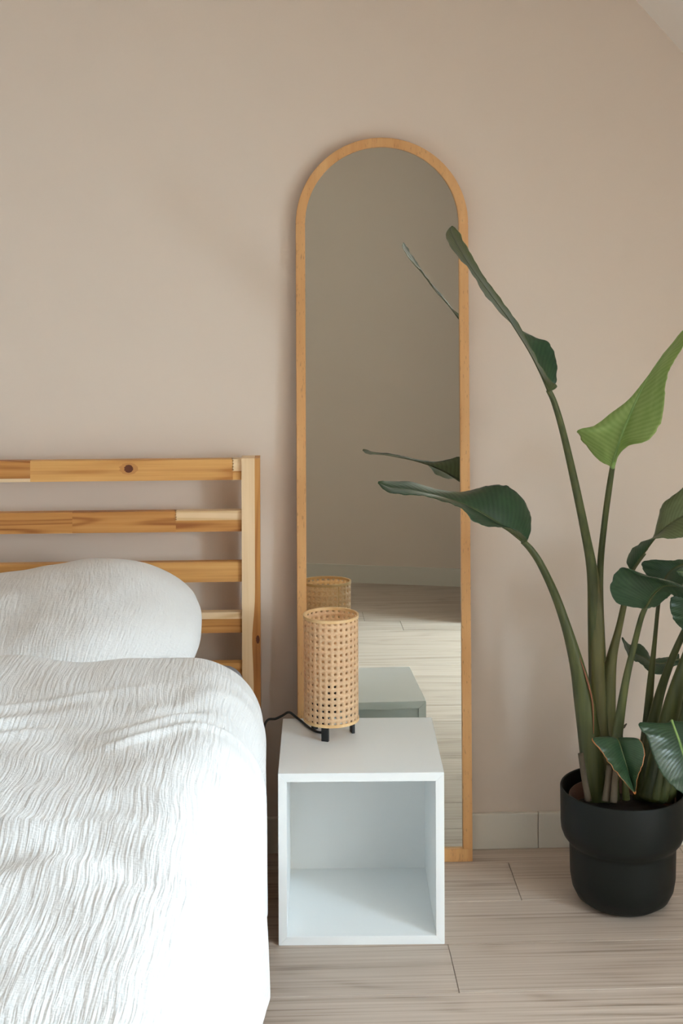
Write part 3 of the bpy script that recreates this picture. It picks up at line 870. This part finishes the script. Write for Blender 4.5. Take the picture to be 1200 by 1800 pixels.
def pt(px, py, d):
    q = at(px, py, d); return Vector((q.x - pc.x, q.y - pc.y, q.z))
def petiole(pts, mat='stem', flat=0.8):
    """pts: (px, py, depth, width in px)"""
    P = []
    for px, py, d, w in pts:
        q = pt(px, py, d); P.append((q.x, q.y, q.z, w / 2 * d / F))
    o = from_bm('petiole', tube_bm(P, 14, 48, flat, (0.3, 1, 0)), M[mat], plant, True)
    return o
def leaf(secs, mat, n=56, m=16, cup=0.0, ruffle=0.0012, seed=0, rib=None, name='leaf', other=None):
    """secs: (mid, edge a, edge b) each (px, py, depth)"""
    A = catmull([tuple(pt(*s[1])) for s in secs], n)
    Mi = catmull([tuple(pt(*s[0])) for s in secs], n)
    B = catmull([tuple(pt(*s[2])) for s in secs], n)
    bm = bmesh.new(); uvl = bm.loops.layers.uv.new('UVMap')
    G = []
    for i in range(n):
        a, c, b = Vector(A[i]), Vector(Mi[i]), Vector(B[i])
        nrm = (a - c).cross(Vector(Mi[min(i + 1, n - 1)]) - Vector(Mi[max(i - 1, 0)]))
        nb_ = (Vector(Mi[min(i + 1, n - 1)]) - Vector(Mi[max(i - 1, 0)])).cross(b - c)
        nrm = nrm.normalized() if nrm.length > 1e-9 else Vector((0, 0, 0))
        nb_ = nb_.normalized() if nb_.length > 1e-9 else Vector((0, 0, 0))
        row = []
        for j in range(2 * m + 1):
            if j <= m:
                t = 1 - j / m
                p = c.lerp(a, t * (1 + .04 * noise.noise(Vector((i * .55, seed, 3.0))))); nn = nrm; wd = (a - c).length
            else:
                t = (j - m) / m
                p = c.lerp(b, t * (1 + .04 * noise.noise(Vector((i * .55, seed, 7.0))))); nn = nb_; wd = (b - c).length
            p = p + nn * (cup * wd * 4 * t * (1 - t))
            p = p + nn * (ruffle * 2.5 * t * t * noise.noise(Vector((i * .35, j * .05 + (0 if j <= m else 9), seed)))) 
            p = p + nn * (0.00018 * math.sin(i * 2.4 + t * -3) * t * min(1, wd / .02))
            row.append(bm.verts.new(p))
        G.append(row)
    for i in range(n - 1):
        for j in range(2 * m):
            f = bm.faces.new((G[i][j], G[i][j + 1], G[i + 1][j + 1], G[i + 1][j])); f.smooth = True
            for l, (a, b) in zip(f.loops, ((i, j), (i, j + 1), (i + 1, j + 1), (i + 1, j))):
                l[uvl].uv = (a / (n - 1), b / (2 * m))
    me = bpy.data.meshes.new(name); bm.to_mesh(me); bm.free()
    o = link(name, me, None, plant)
    # 'mat' is the face of half b turned to the room, 'other' the opposite face
    c = Vector(Mi[n // 2]); tg = Vector(Mi[n // 2 + 1]) - Vector(Mi[n // 2 - 1])
    pf = me.polygons[(n // 2) * 2 * m + m + m // 2]
    toward = pf.normal.dot(CAM_POS - (pf.center + Vector((pc.x, pc.y, 0)))) > 0
    for k_ in ((mat, other or mat) if toward else (other or mat, mat)): me.materials.append(M[k_])
    so = o.modifiers.new('thick', 'SOLIDIFY'); so.thickness = 0.0006; so.offset = 0; so.material_offset = 1; so.material_offset_rim = 1
    # midrib: a tapering ridge on the blade
    k = int(n * .93)
    r0 = 0.0030 if rib is None else rib
    pts = [(Mi[i][0], Mi[i][1], Mi[i][2], r0 * (1 - .85 * i / k)) for i in range(0, k, 2)]
    from_bm('midrib', tube_bm(pts, 8), M['rib_bright' if mat in ('leaf_bright', 'leaf_glossy') else 'stem'], o, True)
    return o
def S(rows, d0, d1, da, db):
    """image-space sections -> depths: midrib runs d0..d1, edges offset by da / db"""
    out = []
    k = len(rows) - 1
    for i, (mx_, my, ax, ay, bx, by) in enumerate(rows):
        f = i / k; d = d0 + (d1 - d0) * f
        e = min(1.0, 6 * f, 9 * (1 - f))
        out.append(((mx_, my, d), (ax, ay, d + da * e), (bx, by, d + db * e)))
    return out

# tall leaf leaning over the mirror
pet = petiole([(1056, 1405, 3.20, 40), (1052, 1300, 3.20, 36), (1049, 1200, 3.19, 30), (1046, 1100, 3.17, 27), (1041, 1010, 3.15, 20), (1030, 945, 3.13, 16), (1008, 840, 3.09, 14), (988, 755, 3.05, 12), (974, 708, 3.03, 11), (964, 686, 3.02, 10)])
from_bm('sheath', tube_bm([(*pt(1056, 1400, 3.18), .020), (*pt(1053, 1290, 3.175), .018), (*pt(1050, 1180, 3.172), .0155), (*pt(1050, 1090, 3.16), .014), (*pt(1048, 1030, 3.15), .009), (*pt(1045, 985, 3.14), .002)], 12, 30, .5, (0.3, 1, 0)), M['sheath'], pet, True)
leaf(S([(964, 688, 968, 688, 969, 686), (957, 672, 979, 679, 977, 670), (948, 652, 966, 667, 978, 645), (935, 626, 947, 637, 974, 622), (922, 604, 932, 609, 964, 601),
        (908, 582, 921, 588, 938, 592), (891, 556, 906, 561, 896, 566), (871, 529, 882, 529, 863, 530), (848, 498, 862, 502, 842, 503), (831, 474, 845, 477, 828, 478),
        (815, 450, 827, 446, 806, 453), (800, 424, 815, 424, 787, 425), (792, 406, 803, 404, 784, 408), (794, 397, 796, 397, 793, 398)], 3.02, 2.86, -.035, .045), 'leaf_tall', 70, 14, 0.05, seed=1, other='leaf_dark')
# long dark leaf reaching across the mirror frame
pet = petiole([(1048, 1405, 3.17, 42), (1036, 1300, 3.17, 40), (1026, 1230, 3.17, 36), (1014, 1170, 3.16, 26), (996, 1105, 3.15, 18), (975, 1045, 3.14, 15), (950, 992, 3.12, 13), (932, 965, 3.11, 12), (919, 952, 3.10, 10)])
from_bm('sheath_margin', tube_bm([(*pt(1043, 1290, 3.150), .001), (*pt(1041, 1235, 3.150), .0018), (*pt(1030, 1190, 3.148), .0022), (*pt(1016, 1150, 3.148), .0006)], 8, 24), M['sheath_red'], pet, True)
leaf(S([(921, 954, 926, 952, 924, 954), (906, 942, 933, 930, 926, 947), (893, 932, 931, 903, 910, 934), (880, 924, 917, 875, 884, 927), (862, 912, 896, 857, 855, 925), (842, 900, 874, 852, 832, 916),
        (820, 889, 845, 857, 815, 898), (796, 880, 815, 864, 800, 888), (770, 872, 785, 863, 772, 879), (742, 866, 757, 857, 742, 872), (712, 860, 722, 847, 712, 869), (685, 857, 690, 846, 684, 866),
        (664, 848, 665, 846, 664, 850)], 3.10, 3.12, .06, -.05), 'leaf_dark', 70, 16, 0.06, seed=2, other='leaf_tall')
# young bright leaf
petiole([(1058, 1160, 3.19, 14), (1054, 1060, 3.18, 13), (1055, 990, 3.17, 12), (1062, 920, 3.16, 11), (1070, 860, 3.14, 11), (1077, 815, 3.12, 9)])
leaf(S([(1076, 822, 1072, 820, 1080, 818), (1081, 805, 1050, 807, 1090, 796), (1087, 785, 1030, 783, 1108, 782), (1095, 760, 1015, 757, 1135, 776), (1105, 735, 1045, 748, 1155, 755), (1117, 707, 1075, 725, 1165, 728),
        (1130, 680, 1103, 705, 1168, 695), (1145, 655, 1130, 678, 1172, 663), (1165, 628, 1153, 642, 1183, 636), (1190, 598, 1178, 608, 1200, 608), (1215, 565, 1213, 565, 1217, 567)], 3.12, 2.95, .04, -.07), 'leaf_bright', 60, 18, -0.06, seed=3, rib=0.0052)
# leaf with brownish underside, runs out to the right
petiole([(1070, 1405, 3.22, 40), (1062, 1310, 3.22, 42), (1064, 1230, 3.21, 36), (1074, 1160, 3.20, 20), (1086, 1110, 3.19, 13), (1096, 1065, 3.17, 11), (1106, 1020, 3.15, 10), (1113, 998, 3.14, 9), (1132, 972, 3.13, 8)], 'sheath')
leaf(S([(1110, 1002, 1106, 1000, 1112, 1000), (1120, 988, 1101, 985, 1124, 986), (1132, 971, 1112, 964, 1137, 966), (1146, 952, 1133, 951, 1151, 938), (1160, 936, 1160, 946, 1157, 905), (1178, 921, 1182, 947, 1166, 884),
        (1200, 908, 1206, 942, 1190, 866), (1240, 892, 1245, 925, 1225, 840), (1290, 880, 1290, 900, 1280, 840), (1330, 878, 1330, 879, 1331, 877)], 3.13, 3.02, -.04, .03), 'leaf_tall', 60, 16, 0.06, seed=4, other='leaf_dark')
# rounded dark leaf in front
petiole([(1076, 1400, 3.12, 20), (1084, 1300, 3.12, 19), (1098, 1205, 3.11, 14), (1114, 1135, 3.10, 11), (1126, 1088, 3.08, 10), (1134, 1068, 3.07, 9)])
leaf(S([(1133, 1070, 1128, 1070, 1138, 1069), (1140, 1058, 1085, 1060, 1152, 1066), (1148, 1046, 1072, 1030, 1165, 1057), (1158, 1036, 1092, 998, 1178, 1046), (1170, 1030, 1125, 1011, 1186, 1048), (1185, 1030, 1150, 1017, 1200, 1052),
        (1205, 1036, 1178, 1024, 1215, 1055), (1240, 1050, 1239, 1049, 1241, 1052)], 3.07, 2.98, -.03, .02), 'leaf_dark', 54, 18, 0.08, seed=5)
# dark leaf behind it
petiole([(1122, 1405, 3.26, 22), (1136, 1280, 3.26, 17), (1143, 1200, 3.25, 13), (1150, 1130, 3.24, 8), (1157, 1060, 3.22, 7), (1164, 1026, 3.21, 6)], 'stem')
leaf(S([(1162, 1030, 1158, 1029, 1168, 1031), (1168, 1018, 1138, 1013, 1188, 1034), (1176, 1006, 1127, 991, 1202, 1026), (1188, 997, 1145, 984, 1210, 1015), (1205, 991, 1175, 985, 1220, 1005), (1230, 988, 1210, 984, 1235, 995), (1260, 990, 1259, 989, 1261, 991)],
       3.21, 3.16, .02, .03), 'leaf_dark', 48, 14, 0.06, seed=6)
# drooping leaf at the right
petiole([(1132, 1405, 3.23, 30), (1143, 1300, 3.23, 25), (1158, 1225, 3.22, 17), (1180, 1160, 3.20, 13), (1203, 1108, 3.18, 11), (1222, 1070, 3.16, 9), (1232, 1042, 3.15, 8)], 'stem')
leaf(S([(1230, 1040, 1226, 1040, 1234, 1041), (1222, 1048, 1198, 1044, 1240, 1055), (1216, 1062, 1179, 1051, 1246, 1075), (1213, 1080, 1178, 1072, 1246, 1092), (1211, 1097, 1185, 1091, 1238, 1108), (1210, 1112, 1197, 1105, 1224, 1118), (1210, 1126, 1209, 1126, 1211, 1127)],
       3.15, 3.08, -.02, .02), 'leaf_dark', 48, 14, 0.06, seed=7)
# pale glossy leaf tip peeping in
leaf(S([(1262, 1030, 1258, 1028, 1263, 1033), (1240, 1022, 1240, 1008, 1240, 1036), (1215, 1012, 1216, 998, 1214, 1024), (1200, 1006, 1200, 997, 1199, 1014), (1187, 1005, 1188, 1004, 1188, 1006)], 3.05, 2.99, .02, -.02), 'leaf_glossy', 36, 10, 0.05, seed=8)
petiole([(1160, 1405, 3.14, 26), (1205, 1250, 3.12, 18), (1242, 1120, 3.08, 10), (1262, 1030, 3.05, 8)], 'stem')
# small dark leaf in the shade, close to the wall
leaf(S([(1194, 1158, 1193, 1149, 1196, 1168), (1180, 1163, 1182, 1154, 1180, 1173), (1160, 1167, 1162, 1156, 1163, 1185), (1145, 1164, 1146, 1158, 1141, 1181), (1130, 1155, 1138, 1146, 1129, 1168), (1115, 1148, 1125, 1132, 1114, 1161), (1103, 1139, 1107, 1133, 1102, 1148), (1093, 1120, 1094, 1120, 1092, 1121)],
       3.34, 3.32, .02, -.03), 'leaf_dark', 48, 12, 0.05, seed=9)
petiole([(1142, 1405, 3.27, 18), (1168, 1300, 3.29, 12), (1190, 1220, 3.32, 9), (1200, 1180, 3.34, 7), (1193, 1160, 3.34, 6)], 'stem')
# thick dark stalks at the right
petiole([(1146, 1405, 3.17, 46), (1166, 1310, 3.17, 40), (1184, 1230, 3.16, 30), (1205, 1160, 3.15, 20), (1250, 1040, 3.12, 12), (1262, 1030, 3.06, 8)], 'stem')
petiole([(1166, 1405, 3.20, 40), (1195, 1290, 3.20, 36), (1212, 1200, 3.19, 26), (1235, 1120, 3.18, 14), (1285, 960, 3.10, 10), (1330, 878, 3.02, 7)], 'stem')
# scorched leaf hanging over the pot
leaf(S([(1083, 1297, 1078, 1298, 1090, 1298), (1088, 1305, 1040, 1298, 1122, 1299), (1094, 1325, 1058, 1323, 1133, 1322), (1102, 1350, 1075, 1348, 1129, 1345), (1109, 1372, 1093, 1370, 1121, 1366), (1116, 1396, 1115, 1396, 1117, 1396)],
       3.06, 2.98, -.03, -.02), 'leaf_burnt', 48, 16, 0.10, seed=10)
petiole([(1100, 1405, 3.12, 14), (1096, 1350, 3.11, 9), (1090, 1312, 3.09, 7), (1083, 1297, 3.065, 6)], 'stem')
# broad glossy leaf catching the window
leaf(S([(1180, 1266, 1170, 1276, 1190, 1268), (1186, 1282, 1123, 1271, 1230, 1275), (1193, 1302, 1138, 1300, 1262, 1300), (1201, 1328, 1150, 1335, 1272, 1335), (1210, 1355, 1170, 1370, 1268, 1370), (1222, 1382, 1200, 1395, 1255, 1395), (1235, 1410, 1234, 1410, 1236, 1411)],
       3.06, 2.97, -.014, -.01), 'leaf_glossy', 54, 18, 0.04, seed=11)
petiole([(1152, 1405, 3.12, 16), (1166, 1330, 3.11, 10), (1176, 1285, 3.09, 8), (1180, 1266, 3.065, 7)], 'stem')
# cut, dried stubs at the rim
for pts in ([(1034, 1408, 3.13, 12), (1027, 1370, 3.13, 11), (1020, 1324, 3.13, 10)], [(1064, 1408, 3.10, 14), (1068, 1380, 3.10, 13), (1072, 1345, 3.10, 12)], [(1078, 1410, 3.09, 13), (1080, 1375, 3.09, 11), (1083, 1345, 3.09, 9)]):
    P = [(*pt(a, b, d), w / 2 * d / F) for a, b, d, w in pts]
    from_bm('dry_stub', tube_bm(P, 10, 12, .6), M['bark'], plant, True)
tw = [(*pt(1096, 1400, 3.2), .0026), (*pt(1098, 1330, 3.2), .0022), (*pt(1092, 1285, 3.2), .0016), (*pt(1096, 1278, 3.2), .003), (*pt(1101, 1272, 3.2), .0012)]
from_bm('withered_shoot', tube_bm(tw, 8, 24), M['bark'], plant, True)
